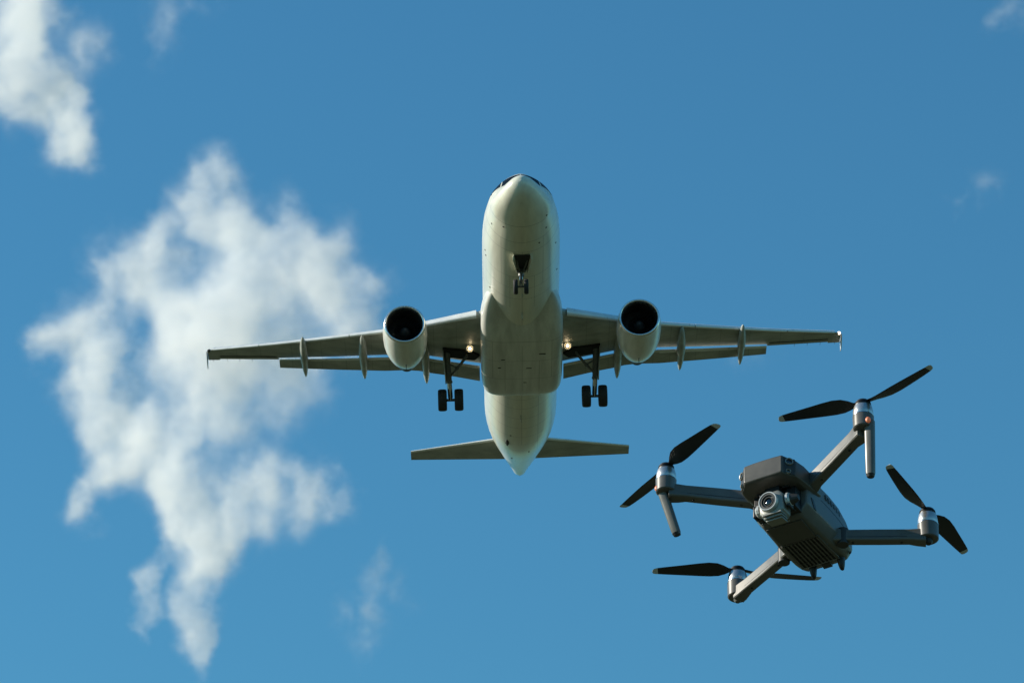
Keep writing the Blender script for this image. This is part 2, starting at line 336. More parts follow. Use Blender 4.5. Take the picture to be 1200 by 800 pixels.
# ---- wings
LE = [(1.2, 10.95), (2.0, 11.42), (7.3, 14.30), (17.05, 19.25)]
ZW = [(1.2, -1.24), (2.0, -1.15), (5.0, -.93), (7.3, -.70), (10, -.33), (13.1, .13), (17.05, .80)]
GAP = [(1.2, 17.9), (2.15, 17.62), (5.0, 16.95), (7.2, 17.22), (13.1, 19.08)]        # rear edge of the fixed wing ahead of the flaps
FLT = [(1.2, 19.15), (2.25, 18.85), (4.0, 18.35), (5.7, 18.0), (7.15, 18.32), (13.1, 19.72)]
TE = [(13.1, 19.30), (16.4, 20.25), (17.05, 20.45)]
def foil(x, y0, y1, z, t, tail=.0, n=16, cut=1.0, droop=0.):
    """aerofoil ring at span x: y0..y1 chord, thickness ratio t; cut < 1 stops the section early with a blunt rear"""
    c = (y1 - y0) / cut; pts_u, pts_l = [], []
    for i in range(n + 1):
        u = (1 - math.cos(math.pi * i / n)) / 2 * cut
        th = 5 * t * (.2969 * math.sqrt(u) - .126 * u - .3516 * u * u + .2843 * u ** 3 - .1036 * u ** 4)
        cam = .03 * math.sin(math.pi * min(1, u)) * 1.0
        zz = z + c * cam - c * u * droop
        pts_u.append(Vector((x, y0 + c * u, zz + c * th * 1.05 + .006))); pts_l.append(Vector((x, y0 + c * u, zz - c * th * .95 - .006)))
    return pts_u[::-1] + pts_l[1:]
def X(s, x): return s * x * (1 + (.0007 if s > 0 else -.0009) * x)
def mirror(s, ring): return [Vector((X(s, p.x), p.y, p.z)) for p in ring]
L1 = lambda tab, x: lerp_tab(tab, x)[0]
def zl(x):      # lower skin of the fixed wing, about mid chord
    return L1(ZW, x) - .26 * (1 - x / 26)
for s in (-1, 1):
    bm = bmesh.new()
    xs = (1.2, 2.0, 2.6, 3.5, 5.0, 6.2, 7.3, 8.5, 10, 11.5, 13.1)
    loft(bm, [mirror(s, foil(x, L1(LE, x) + .10, L1(GAP, x), L1(ZW, x), .125 - .02 * x / 17, cut=.80)) for x in xs])
    loft(bm, [mirror(s, foil(x, L1(LE, x) + .10, L1(TE, x) - .0, L1(ZW, x), .10)) for x in (13.104, 14.4, 15.7, 16.4)])
    loft(bm, [mirror(s, foil(x, L1(LE, x) + (.10 if x < 16.9 else .14), L1(TE, x) + .12, L1(ZW, x), t_)) for x, t_ in ((16.404, .10), (16.8, .10), (17.0, .085), (17.06, .05))])
    wing = obj('wing', bm, M_WING, jet, angle=40)
    # slats: thin shells wrapped round the leading edge
    for (x0, x1) in ((2.35, 5.15), (6.75, 9.1), (9.14, 11.6), (11.64, 14.1), (14.14, 16.7)):
        bm = bmesh.new(); rr = []
        for k in range(5):
            x = x0 + (x1 - x0) * k / 4; rr_ = []
            c = (L1(GAP, min(x, 13.1)) if x < 13.1 else L1(TE, x)) - L1(LE, x)
            y0 = L1(LE, x) - .02; z = L1(ZW, x) - .035; t_ = .50 * (.125 - .02 * x / 17) * c + .02
            sl = .13 * c if x < 6 else .16 * c
            out = []
            for i in range(13):
                a = math.pi * (i / 12) - math.pi / 2          # lower lip, nose, upper lip
                q = math.cos(a)
                out.append(Vector((x, y0 + sl * (1 - q) * (1.0 if a > 0 else .26), z + t_ * math.sin(a) * (1.05 if a > 0 else .42) + (.10 * (1 - q) if a > 0 else -.01))))
            inn = [Vector((x, p.y + .035, p.z * .0 + z + (p.z - z) * .88)) for p in out[::-1]]
            rr.append(mirror(s, out + inn))
        loft(bm, rr); obj('slat', bm, M_SLAT, wing, angle=50)
    # flaps, slightly drooped, with a rounded nose coloured pale for the bright light line in the slot
    for (x0, x1) in ((2.22, 6.1), (6.14, 13.06)):
        bm = bmesh.new(); rr = []
        for k in range(7):
            x = x0 + (x1 - x0) * k / 6
            ya, yb = L1(GAP, x) - .10, L1(FLT, x); z = L1(ZW, x) - .12 - .013 * (17 - x)
            rr.append(mirror(s, foil(x, ya, yb, z, .15, droop=.17)))
        v = loft(bm, rr)
        for f in bm.faces:
            cy_ = sum(v_.co.y for v_ in f.verts) / len(f.verts); cx_ = abs(sum(v_.co.x for v_ in f.verts) / len(f.verts))
            ya, yb = L1(GAP, cx_) - .10, L1(FLT, cx_)
            if cy_ < ya + .11 * (yb - ya) and len(f.verts) == 4: f.material_index = 1
        obj('flap', bm, [M_WING, M_SLAT], wing, angle=40)
    # aileron seam and hinge line: a thin dark strip in the lower skin
    bm = bmesh.new()
    a = [Vector((X(s, x), L1(TE, x) - .42, L1(ZW, x) - .055 + .0)) for x in (13.2, 16.38)]
    prism(bm, [a[0], a[1], a[1] + Vector((0, .035, 0)), a[0] + Vector((0, .035, 0))], (0, 0, .03)); obj('aileron_hinge', bm, M_BLACK, wing)
    # flap track fairings
    for (x, y0, y1, w_, d_) in ((11.65, 15.75, 19.95, .21, .34), (8.42, 14.75, 19.35, .23, .40), (5.08, 14.9, 19.3, .23, .42)):
        bm = bmesh.new(); rr = []; zt = L1(ZW, x) - .06
        for k in range(17):
            u = k / 16; y = y0 + (y1 - y0) * u
            r = max(.02, (math.sin(math.pi * min(1, u * 1.0) ** .85)) ** .62) if 0 < u < 1 else .02
            zc = zt - .10 - d_ * .62 * min(1, u * 2.2) - max(0, u - .62) * .55
            rr.append([Vector((X(s, x) + w_ * r * math.sin(t) * (1 if math.cos(t) < 0 else .92), y, zc + (d_ * r) * math.cos(t) * (.9 if math.cos(t) > 0 else 1.))) for t in (2 * math.pi * i / 20 for i in range(20))])
        loft(bm, rr); obj('flap_track_fairing', bm, M_WING, wing, angle=60)
    # wing tip fence
    x = 17.08; yl, yt, z = L1(LE, 17.05), L1(TE, 17.05), L1(ZW, 17.05)
    bm = bmesh.new()
    prism(bm, [(X(s, x), yl + .25, z), (X(s, x), yl + .75, z + .12), (X(s, x), yt + .18, z + .14), (X(s, x), yt + .10, z), (X(s, x), yt + .30, z - .46), (X(s, x), yl + 1.0, z - .44)], (s * .045, 0, 0))
    obj('wingtip_fence', bm, M_SLAT, wing, bevel=.012)
    bm = bmesh.new(); bmesh.ops.create_uvsphere(bm, u_segments=14, v_segments=8, radius=.10, matrix=Matrix.Translation((X(s, 16.95), yl + .16, z)) @ Matrix.Diagonal((1, 1.6, .7, 1)))
    obj('navigation_light', bm, M_LAMP2 if s > 0 else M_SPIN, wing)
    # static discharge wicks
    for x in (14.6, 15.3, 16.0, 16.8):
        bm = bmesh.new(); tube(bm, (X(s, x), L1(TE, x) - .02, L1(ZW, x)), (X(s, x), L1(TE, x) + .28, L1(ZW, x) - .03), .012, .006, 6); obj('static_wick', bm, M_BLACK, wing)
    # landing lamp lit in the wing root
    lx, ly = (-2.72 if s < 0 else 2.42), 15.2
    lz = zl(2.6) - .06
    bm = bmesh.new(); lathe(bm, [(0, .0), (.03, .06), (.0, .075)], (lx, ly, lz - .05), (0, -.9, -.42), n=18)
    obj('landing_light', bm, M_LAMP, wing, fix=False)
    bm = bmesh.new(); lathe(bm, [(-.3, .12), (.0, .20), (.05, .21), (.05, .18), (-.02, .17)], (lx, ly, lz - .05), (0, -.9, -.42), n=18)
    obj('lamp_housing', bm, M_SLAT, wing)

    # ---- engine
    ex, ey, ez = s * 6.05, 10.85, -1.97
    ax = (0, 1, -.012)
    bm = bmesh.new()
    lathe(bm, [(.10, 1.075), (.35, 1.115), (.8, 1.145), (1.5, 1.15), (2.2, 1.12), (2.7, 1.06), (3.2, .96), (3.6, .85), (3.9, .74), (4.05, .67), (4.05, .64), (3.7, .68), (3.3, .6)], (ex, ey, ez), ax, n=48)
    nac = obj('engine_nacelle', bm, M_NAC, jet, angle=50)
    bm = bmesh.new()
    prof = [(.10, 1.078)] + [(.10 - .13 * math.sin(t), 1.0 + .078 * math.cos(t)) for t in (math.pi * i / 12 for i in range(1, 12))] + [(.12, .925), (.25, .915)]
    lathe(bm, prof, (ex, ey, ez), ax, n=48); obj('inlet_lip', bm, M_LIP, nac, angle=60)
    bm = bmesh.new(); lathe(bm, [(.25, .916), (.6, .90), (1.15, .88), (1.3, .88), (1.3, .3)], (ex, ey, ez), ax, n=48); obj('inlet_duct', bm, M_DARK, nac)
    bm = bmesh.new()
    for i in range(30):
        t = 2 * math.pi * i / 30
        u = Vector((math.cos(t), 0, math.sin(t))); w2 = Vector((-math.sin(t), 0, math.cos(t)))
        o_ = Vector((ex, ey + 1.05, ez)); q = []
        for r, tw, c in ((.28, .35, .16), (.56, .75, .19), (.86, 1.05, .21)):
            d = (w2 * math.sin(tw) + Vector((0, 1, 0)) * math.cos(tw)) * c * .5
            q.append((o_ + u * r - d, o_ + u * r + d))
        for (a, b), (c, d) in zip(q, q[1:]):
            vv = [bm.verts.new(p) for p in (a, b, d, c)]; bm.faces.new(vv)
    obj('fan', bm, M_FAN, nac, angle=20, fix=False)
    bm = bmesh.new(); lathe(bm, [(.62, 0), (.64, .05), (.74, .14), (.9, .23), (1.08, .30), (1.2, .30)], (ex, ey, ez), ax, n=28); obj('spinner', bm, M_SPIN, nac)
    bm = bmesh.new(); lathe(bm, [(3.6, .58), (4.05, .55), (4.6, .45), (4.95, .39), (4.95, .36), (4.7, .38)], (ex, ey, ez), ax, n=32); obj('exhaust_nozzle', bm, M_HOT, nac)
    bm = bmesh.new(); lathe(bm, [(4.6, .22), (5.0, .19), (5.35, .08), (5.42, 0)], (ex, ey, ez), ax, n=24); obj('exhaust_plug', bm, M_HOT, nac)
    bm = bmesh.new(); tube(bm, (ex, ey + 2.6, ez - 1.06), (ex, ey + 2.85, ez - 1.26), .03, .02, 8); obj('drain_mast', bm, M_STRUT, nac)
    # pylon
    bm = bmesh.new(); rr = []
    for (y, zt, zb, w_) in ((11.9, ez + 1.16, ez + .9, .05), (12.6, ez + 1.30, ez + .8, .20), (13.5, L1(ZW, 6.05) + .02, ez + .7, .26), (14.6, L1(ZW, 6.05) - .1, ez + .45, .26), (15.6, L1(ZW, 6.05) - .2, ez + .42, .20), (16.6, L1(ZW, 6.05) - .25, ez + .75, .05)):
        zm, h = (zt + zb) / 2, (zt - zb) / 2
        rr.append([Vector((ex + w_ * math.copysign(abs(math.cos(t)) ** .6, math.cos(t)), y, zm + h * math.copysign(abs(math.sin(t)) ** .6, math.sin(t)))) for t in (2 * math.pi * i / 20 for i in range(20))])
    loft(bm, rr); obj('engine_pylon', bm, M_NAC, jet, angle=50)

    # ---- tailplane
    bm = bmesh.new(); rr = []
    for x in (.6, 1.2, 2.5, 4.0, 5.4, 6.05, 6.22, 6.27):
        y0 = 32.25 + (x - .6) * .522; y1 = 35.38 + (x - .6) * .185; z = .90 + .10 * (x - .8)
        rr.append(mirror(s, foil(x, y0 + (.12 if x > 6.25 else 0), y1, z, .10 if x < 6.2 else .06)))
    loft(bm, rr); hs = obj('tailplane', bm, [M_WING], jet, angle=40)
    bm = bmesh.new(); rr = []
    for x in (1.1, 3.0, 5.2, 6.2, 6.26):
        y0 = 32.22 + (x - .6) * .522; z = .90 + .10 * (x - .8); c = .16
        t_ = .075 * (1 - x / 14)
        rr.append(mirror(s, [Vector((x, y0 + c * (1 - math.cos(a)), z + t_ * math.sin(a) * 1.25)) for a in (math.pi * i / 10 - math.pi / 2 for i in range(11))] + [Vector((x, y0 + c + .01, z))]))
    loft(bm, rr); obj('leading_edge_strip', bm, M_SLAT, hs, angle=50)

    # ---- main landing gear
    px, py = s * 3.95, 16.15; wx, wy, wz = s * 3.8, 17.35, -3.42
    top = Vector((px, py, zl(3.9) + .15)); axle = Vector((wx, wy, wz))
    mid = top.lerp(axle, .66)
    bm = bmesh.new(); tube(bm, top, mid, .18, .15, 18); tube(bm, mid, axle, .105, .105, 16, mi=1)
    tube(bm, mid + (mid - top).normalized() * -.12, mid, .18, .18, 18)
    tube(bm, axle - Vector((.62, 0, 0)), axle + Vector((.62, 0, 0)), .075, None, 12)
    # torque links and brake lines behind the leg
    for k in (-1, 1):
        tube(bm, mid + Vector((k * .07, .12, -.02)), axle + Vector((k * .04, .38, .42)), .04, .03, 8)
        tube(bm, axle + Vector((k * .04, .38, .42)), axle + Vector((k * .07, .08, .02)), .03, .04, 8)
    tube(bm, top.lerp(axle, .2) + Vector((.12, -.12, 0)), axle + Vector((.1, -.1, .1)), .018, None, 6)
    tube(bm, top.lerp(axle, .2) + Vector((-.1, -.14, 0)), axle + Vector((-.12, -.12, .05)), .015, None, 6)
    gear = obj('main_gear_leg', bm, [M_STRUT, M_CHROME], jet)
    bm = bmesh.new(); a = Vector((s * 2.85, py + .15, zl(2.8) - .0)); b = top.lerp(axle, .56)
    j = a.lerp(b, .5) + Vector((s * .05, 0, -.10))
    for k in (-1, 1):
        tube(bm, a + Vector((0, k * .10, 0)), j + Vector((0, k * .07, 0)), .055, .05, 10); tube(bm, j + Vector((0, k * .06, 0)), b + Vector((0, k * .03, 0)), .055, .05, 10)
    bmesh.ops.create_uvsphere(bm, u_segments=12, v_segments=8, radius=.11, matrix=Matrix.Translation(j)); bmesh.ops.create_uvsphere(bm, u_segments=12, v_segments=8, radius=.12, matrix=Matrix.Translation(b))
    tube(bm, top.lerp(axle, .25), j, .04, None, 8)
    obj('side_brace', bm, M_STRUT, gear)
    bm = bmesh.new()
    d0, d1 = top + Vector((s * .17, .02, -.12)), top.lerp(axle, .62) + Vector((s * .15, .05, 0))
    prism(bm, [d0 + Vector((0, -.42, 0)), d0 + Vector((0, .50, 0)), d1 + Vector((0, .38, .1)), d1 + Vector((0, .05, -.12)), d1 + Vector((0, -.34, .1))], (s * .05, 0, 0))
    obj('gear_leg_door', bm, M_WING, gear, bevel=.01)
    for k in (-1, 1):
        bm = bmesh.new(); cx = axle.x + k * .435
        prof = [(-.23, .26), (-.22, .40), (-.235, .48), (-.215, .545), (-.15, .575), (-.06, .584), (.06, .584), (.15, .575), (.215, .545), (.235, .48), (.22, .40), (.23, .26)]
        lathe(bm, prof, (cx, axle.y, axle.z), (1, 0, 0), n=40)
        lathe(bm, [(-.23, .26), (-.10, .24), (-.08, .08), (-.16, .07), (-.16, 0)], (cx, axle.y, axle.z), (1, 0, 0), n=28, mi=1)
        lathe(bm, [(.23, .26), (.10, .24), (.08, .08), (.16, .07), (.16, 0)], (cx, axle.y, axle.z), (1, 0, 0), n=28, mi=1)
        obj('main_wheel', bm, [M_RUB, M_RIM], gear, angle=50)
    # dark plate on the wing underside, painted shade of the open wheel well
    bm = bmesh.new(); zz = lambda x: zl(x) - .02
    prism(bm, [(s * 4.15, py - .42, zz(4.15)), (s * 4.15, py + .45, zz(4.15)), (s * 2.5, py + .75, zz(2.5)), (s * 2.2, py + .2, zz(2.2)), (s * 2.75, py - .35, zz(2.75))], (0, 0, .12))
    obj('wheel_well_shade', bm, M_DARK, wing)

# ---- fin (mostly hidden behind the fuselage)
bm = bmesh.new(); rr = []
for (z, y0, y1, t_) in ((1.5, 29.6, 35.6, .10), (2.2, 30.6, 35.85, .10), (4.5, 32.4, 36.5, .10), (7.6, 34.9, 37.35, .10), (7.85, 35.3, 37.45, .07)):
    rr.append([Vector((p.z, p.y, z)) for p in foil(0, y0, y1, -.03 * (y1 - y0) * .0, t_)])
loft(bm, rr); obj('tail_fin', bm, M_FUS, jet, angle=40)

# ---- nose gear
top = Vector((-.04, 4.55, -1.75)); axle = Vector((-.09, 4.95, -2.88))
bm = bmesh.new(); tube(bm, top, top.lerp(axle, .58), .14, .12, 16); tube(bm, top.lerp(axle, .58), axle, .08, None, 14, mi=1); tube(bm, axle - Vector((.30, 0, 0)), axle + Vector((.30, 0, 0)), .05, None, 10)
c = top.lerp(axle, .52); tube(bm, c - Vector((.0, 0, .06)), c + Vector((0, 0, .06)), .15, None, 14)
for k in (-1, 1):
    tube(bm, top.lerp(axle, .45) + Vector((k * .05, -.1, 0)), top.lerp(axle, .75) + Vector((k * .03, -.30, 0)), .028, None, 8); tube(bm, top.lerp(axle, .75) + Vector((k * .03, -.30, 0)), axle + Vector((k * .05, -.05, .05)), .028, None, 8)
    bmesh.ops.create_uvsphere(bm, u_segments=12, v_segments=8, radius=.085, matrix=Matrix.Translation(top.lerp(axle, .38) + Vector((k * .16, -.1, 0))))
ngear = obj('nose_gear_leg', bm, [M_STRUT, M_CHROME], jet)
bm = bmesh.new()
for k in (-1, 1):
    tube(bm, (k * .30, 3.55, -1.98), top.lerp(axle, .42) + Vector((k * .07, 0, 0)), .042, None, 8)
tube(bm, (-.3, 3.6, -2.0), (.3, 3.6, -2.0), .035, None, 8)
obj('drag_brace', bm, M_STRUT, ngear)
for k in (-1, 1):
    bm = bmesh.new(); cx = axle.x + k * .265
    lathe(bm, [(-.11, .18), (-.105, .28), (-.11, .33), (-.085, .37), (-.03, .385), (.03, .385), (.085, .37), (.11, .33), (.105, .28), (.11, .18)], (cx, axle.y, axle.z), (1, 0, 0), n=36)
    lathe(bm, [(-.11, .18), (-.05, .16), (-.06, 0)], (cx, axle.y, axle.z), (1, 0, 0), n=24, mi=1); lathe(bm, [(.11, .18), (.05, .16), (.06, 0)], (cx, axle.y, axle.z), (1, 0, 0), n=24, mi=1)
    obj('nose_wheel', bm, [M_RUB, M_RIM], ngear, angle=50)
    bm = bmesh.new(); prism(bm, [(k * .40, 3.15, -1.96), (k * .20, 4.85, -2.0), (k * .24, 4.8, -2.22), (k * .47, 3.25, -2.20)], (k * .03, 0, .0))
    obj('nose_gear_door', bm, M_FUS, ngear, bevel=.008)
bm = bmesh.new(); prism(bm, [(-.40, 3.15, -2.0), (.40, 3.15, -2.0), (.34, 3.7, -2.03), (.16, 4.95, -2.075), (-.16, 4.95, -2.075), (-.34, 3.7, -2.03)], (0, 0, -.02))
obj('nose_well_shade', bm, M_DARK, fus)  # thin dark plate, its colour is the shade of the open nose bay
bm = bmesh.new(); lathe(bm, [(0, .0), (.03, .07), (0, .09)], top.lerp(axle, .36) + Vector((0, -.16, 0)), (0, -1, -.1), n=14); obj('taxi_light', bm, M_SPIN, ngear)

# ------------------------------------------------------------------ the camera drone (local millimetres; x right of the picture, y towards its tail, z up; origin between the front propellers)
M_DB = mat('drone_grey_plastic', (.118, .111, .097), rough=.36, noise=.2, nscale=30, spec=.6)
M_DB2 = mat('drone_dark_plastic', (.035, .035, .034), rough=.5, noise=.15, nscale=40)
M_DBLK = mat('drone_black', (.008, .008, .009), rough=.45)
M_DSIL = mat('motor_aluminium', (.55, .55, .54), rough=.34, metal=.85, noise=.12, nscale=60)
M_DRING = mat('motor_rim', (.75, .75, .75), rough=.25, metal=1.)
M_CAMG = mat('camera_silver', (.25, .25, .225), rough=.4, metal=.3, noise=.08, nscale=50)
M_CAML = mat('gimbal_light_silver', (.50, .51, .50), rough=.36, metal=.35)
M_LENS = mat('lens_glass', (.004, .004, .006), rough=.04, coat=1.)
M_PROP = mat('propeller_black', (.018, .019, .020), rough=.38, noise=.1, nscale=60)
M_PTIP = mat('propeller_tip', (.55, .60, .62), rough=.4)
M_LED = mat('orange_light_cover', (.72, .25, .13), rough=.35, emit=((1, .25, .10), .12))
mm = .001
def V3(x, y, z): return Vector((x * mm, y * mm, z * mm))
DM = Matrix(((.8523, .5221, .0316), (-.5148, .8267, .2270), (.0924, -.2097, .9734)))
drone = empty('camera_drone', (.315, 4.6388, 3.6381)); drone.rotation_euler = DM.to_euler()
tag(drone, 'grey quadcopter drone with a silver gimbal camera flying below and right of the jet', 'drone')

def sec(y, half):
    """half outline (x >= 0) from top centre to bottom centre, mirrored into a ring"""
    r = [V3(x, y, z) for x, z in half]; l = [V3(-x, y, z) for x, z in half[::-1] if x > 0]
    return r + l
def hull(zt, xt, zs, xs, zl_, xb, zb, xl=None):
    return [(0, zt), (xt * .6, zt - .2), (xt, zt - 1.2), (xs - 1.2, zs + 2.2), (xs, zs - 2), ((xl or xs), zl_), (xb + 1.5, zb + 1.5), (xb - 2, zb), (0, zb)]
bm = bmesh.new()
loft(bm, [sec(44, hull(-42, 26, -50, 36.5, -88, 26, -102)), sec(50, hull(-40, 28, -48, 38, -90, 27, -105)), sec(70, hull(-39.5, 28, -47, 38.5, -90, 28, -105.5)), sec(100, hull(-40, 28, -47.5, 39.5, -90, 30, -105.5)),
          sec(125, hull(-44, 28, -51, 40, -91, 31, -105)), sec(145, hull(-53, 27, -59, 39.5, -91, 31, -104)), sec(158, hull(-63, 26, -68, 38.5, -90, 30, -102.5)), sec(166, hull(-72, 25, -76, 36.5, -89, 28, -100.5)), sec(171, hull(-79, 22, -81, 33, -88, 25, -97))])
body = obj('body', bm, M_DB, drone, bevel=1.6 * mm, angle=40)
# head: overhanging front cowl
bm = bmesh.new()
def headsec(y, zt, xt, zs, xs, zl_, xb, zb): return sec(y, [(0, zt), (xt * .6, zt - .3), (xt, zt - 1), (xs, zs), (xs, zl_), (xb, zb), (xb * .5, zb), (0, zb)])
loft(bm, [headsec(-3, -42.5, 25, -44.5, 26.5, -65, 25.5, -67), headsec(-1, -40.5, 25.5, -43, 27.5, -67.5, 26, -69), headsec(3, -39.5, 26, -44, 30, -69, 28, -70), headsec(13, -38.5, 28, -46, 38.5, -69.5, 34, -71), headsec(30, -37.5, 30, -45, 41, -68.5, 36, -71), headsec(60, -37.5, 30, -45, 41.5, -64.5, 37, -69), headsec(74, -38.5, 30, -45.5, 41, -62, 36, -66), headsec(79, -39, 29, -47, 38.6, -60, 35, -63)])
M_COWL = mat('cowl_plastic', (.076, .072, .062), rough=.42, noise=.2, nscale=35)
head = obj('nose_cowl', bm, M_COWL, drone, bevel=2.2 * mm, angle=40)
# forward sensors set into the chamfers
def sensor(x, y, z, r, nrm, name='vision_sensor'):
    bm = bmesh.new(); lathe(bm, [(-3 * mm, r * mm), (1.6 * mm, r * mm), (2.0 * mm, r * .92 * mm), (1.6 * mm, r * .74 * mm), (-.4 * mm, r * .68 * mm)], V3(x, y, z), nrm, n=26)
    o = obj(name, bm, M_CAMG, head)
    bm = bmesh.new(); lathe(bm, [(.2 * mm, r * .72 * mm), (.9 * mm, r * .4 * mm), (1.1 * mm, 0)], V3(x, y, z), nrm, n=22); obj('sensor_lens', bm, M_LENS, o)
for s in (-1, 1):
    bm = bmesh.new(); prism(bm, [V3(s * 27.5, 0.2, -44.5), V3(s * 38.0, 11.5, -45.5), V3(s * 37.8, 11.6, -69), V3(s * 27.2, .3, -67.5)], V3(s * .55, -.75, 0))
    obj('sensor_window', bm, M_DB2, head, bevel=.3 * mm)
for s in (-1, 1):
    n_ = (s * .62, -.78, 0)
    sensor(s * 33.2, 4.9, -50.5, 5.2, n_); sensor(s * 32.4, 4.3, -65.5, 3.2, n_)
# black box whose colour gives the shade of the gimbal recess under the cowl
bm = bmesh.new(); box(bm, V3(0, 37, -85), V3(58, 18, 32)); obj('gimbal_bay_shade', bm, M_DBLK, body, bevel=1 * mm)
bm = bmesh.new(); box(bm, V3(0, 30, -72), V3(44, 16, 2.4)); box(bm, V3(2, 24, -77), V3(20, 14, 12)); obj('gimbal_mount', bm, M_DBLK, head, bevel=.6 * mm)
# front tray lip below the camera
bm = bmesh.new(); prism(bm, [V3(-25, 52, -105.6), V3(25, 52, -105.6), V3(24, 91, -106.2), V3(-24, 91, -106.2)], V3(0, 0, -1.2)); obj('front_tray', bm, M_COWL, body, bevel=.5 * mm)
bm = bmesh.new(); box(bm, V3(1, 48.8, -104.2), V3(18, 1.2, 2.4)); obj('tray_edge_highlight', bm, M_CAML, body, bevel=.3 * mm)  # light silver strip paints the highlight along the tray's front edge
bm = bmesh.new(); prism(bm, [V3(-25.6, 44.5, -101), V3(-24.2, 43.0, -103.5), V3(-25.2, 45.5, -92), V3(-26.6, 46, -92)], V3(-.8, -1.5, -.3)); obj('tray_corner', bm, M_CAML, body)
# cooling grille under the belly: dark bed, long ribs, cross ribs
bm = bmesh.new(); prism(bm, [V3(-24.5, 94.5, -105.4), V3(24.5, 94.5, -105.4), V3(24.5, 149, -104.6), V3(-24.5, 149, -104.6)], V3(0, 0, -.9))
gr = obj('cooling_grille', bm, M_DBLK, body)
bm = bmesh.new()
for i in range(10):
    x = -23.4 + i * 5.2; prism(bm, [V3(x - .85, 94.5, -106.0), V3(x + .85, 94.5, -106.0), V3(x + .85, 149, -105.2), V3(x - .85, 149, -105.2)], V3(0, 0, -1.5))
obj('grille_rib', bm, M_DB, gr); bm = bmesh.new()
for y in (105, 116, 127, 138):
    prism(bm, [V3(-24, y - .6, -106.1), V3(24, y - .6, -106.1), V3(24, y + .6, -106.1), V3(-24, y + .6, -106.1)], V3(0, 0, -.8))
obj('grille_cross_rib', bm, M_DBLK, gr)
bm = bmesh.new(); fr = [(-27, 92.5), (27, 92.5), (27, 151), (-27, 151)]
for (a, b, c, d) in ((-26.5, 92, 26.5, 94.4), (-26.5, 149.1, 26.5, 151.2), (-26.5, 94.4, -24.4, 149.1), (24.4, 94.4, 26.5, 149.1)):
    prism(bm, [V3(a, b, -105.2), V3(c, b, -105.2), V3(c, d, -104.4), V3(a, d, -104.4)], V3(0, 0, -2.0))
obj('grille_frame', bm, M_DB, gr, bevel=.4 * mm)
for x in (-15, 25):
    bm = bmesh.new(); rr = []
    for (z, w_, d_, dy) in ((-100, 5.0, 6.5, 0), (-106, 4.8, 6.0, 0), (-112, 4.0, 5.0, 1.0), (-117, 2.6, 3.6, 2.0), (-118, 1.6, 2.4, 2.2)):
        rr.append([V3(x + w_ * math.cos(t), 157 + dy + d_ * math.sin(t), z) for t in (2 * math.pi * i / 16 for i in range(16))])
    loft(bm, rr); obj('rubber_foot', bm, M_DBLK, body, angle=50)
bm = bmesh.new(); box(bm, V3(3, 161, -102.6), V3(13, 8.5, 4), Matrix.Rotation(R(-14), 3, 'X')); obj('belly_sensor', bm, M_LENS, body, bevel=1 * mm)
bm = bmesh.new(); lathe(bm, [(0, 2.1 * mm), (1.4 * mm, 1.8 * mm), (1.4 * mm, 0)], V3(36, 160, -95), (.8, .3, -.6), n=14); obj('screw', bm, M_DBLK, body)
for s in (-1, 1):
    # side seam, slot (black plate painting the shade of a recess) and vents
    bm = bmesh.new(); rr = []
    for y in range(78, 157, 6):
        t = (y - 78) / 78
        x = lerp_tab([(70, 38.5), (100, 39.5), (125, 40), (145, 39.5), (158, 38.5)], y)[0]
        z = -66 - 8 * t * t; rr.append([V3(s * (x - 1.2), y, z + .55), V3(s * (x + .12), y, z + .55), V3(s * (x + .12), y, z - .55), V3(s * (x - 1.2), y, z - .55)])
    loft(bm, rr); obj('seam', bm, M_DBLK, body)
    bm = bmesh.new(); prism(bm, [V3(s * 38.0, 52, -77), V3(s * 38.0, 58.5, -77), V3(s * 38.0, 66, -89.6), V3(s * 38.0, 60, -89.6)], V3(s * 1.0, 0, 0)); obj('air_intake_shade', bm, M_DBLK, body, bevel=.3 * mm)
    bm = bmesh.new()
    for i in range(6):
        y = 88 + i * 7; zc = lerp_tab([(88, -52), (110, -53), (125, -56), (135, -59)], y)[0]
        prism(bm, [V3(s * 38.4, y, zc), V3(s * 38.4, y + 3.6, zc - .2), V3(s * 38.4, y + 4.8, zc - 6.4), V3(s * 38.4, y + 1.2, zc - 6.2)], V3(s * 1.7, 0, 0))
    obj('side_vent', bm, M_DBLK, body)

# ---- gimbal and camera
bm = bmesh.new()
box(bm, V3(25, 22, -97), V3(4, 12, 20)); box(bm, V3(-24, 24, -99), V3(4, 11, 17)); box(bm, V3(0, 36, -95), V3(50, 6, 16))
yoke = obj('gimbal_arm', bm, M_DBLK, drone, bevel=1.5 * mm)
for (x0, x1, z, r) in ((22.5, 28.5, -95.5, 9.6), (-21, -15, -100, 8.5)):
    s = 1 if x0 > 0 else -1; bm = bmesh.new()
    a, b = (x0, x1) if s > 0 else (x1, x0)
    lathe(bm, [(0, r * mm * .7), (0, r * mm), (abs(x1 - x0) * .55 * mm, r * mm), (abs(x1 - x0) * mm, r * .72 * mm), (abs(x1 - x0) * mm, 0)], V3(a, 21, z), (s, 0, 0), n=12)
    if s > 0: lathe(bm, [(abs(x1 - x0) * .9 * mm, r * .8 * mm), (abs(x1 - x0) * mm + 4 * mm, r * .62 * mm), (abs(x1 - x0) * mm + 9 * mm, r * .4 * mm), (abs(x1 - x0) * mm + 9 * mm, 0)], V3(a, 21, z), (s, 0, 0), n=12, mi=1)
    obj('gimbal_motor', bm, [M_CAML, M_DB2], yoke, angle=20)
CT = Matrix.Rotation(R(6), 3, 'X')        # the camera tips a little downwards
def CV(x, y, z): p = CT @ Vector((x, y, z)); return V3(p.x + 4.0, p.y + 20, p.z - 100)
bm = bmesh.new(); rr = []
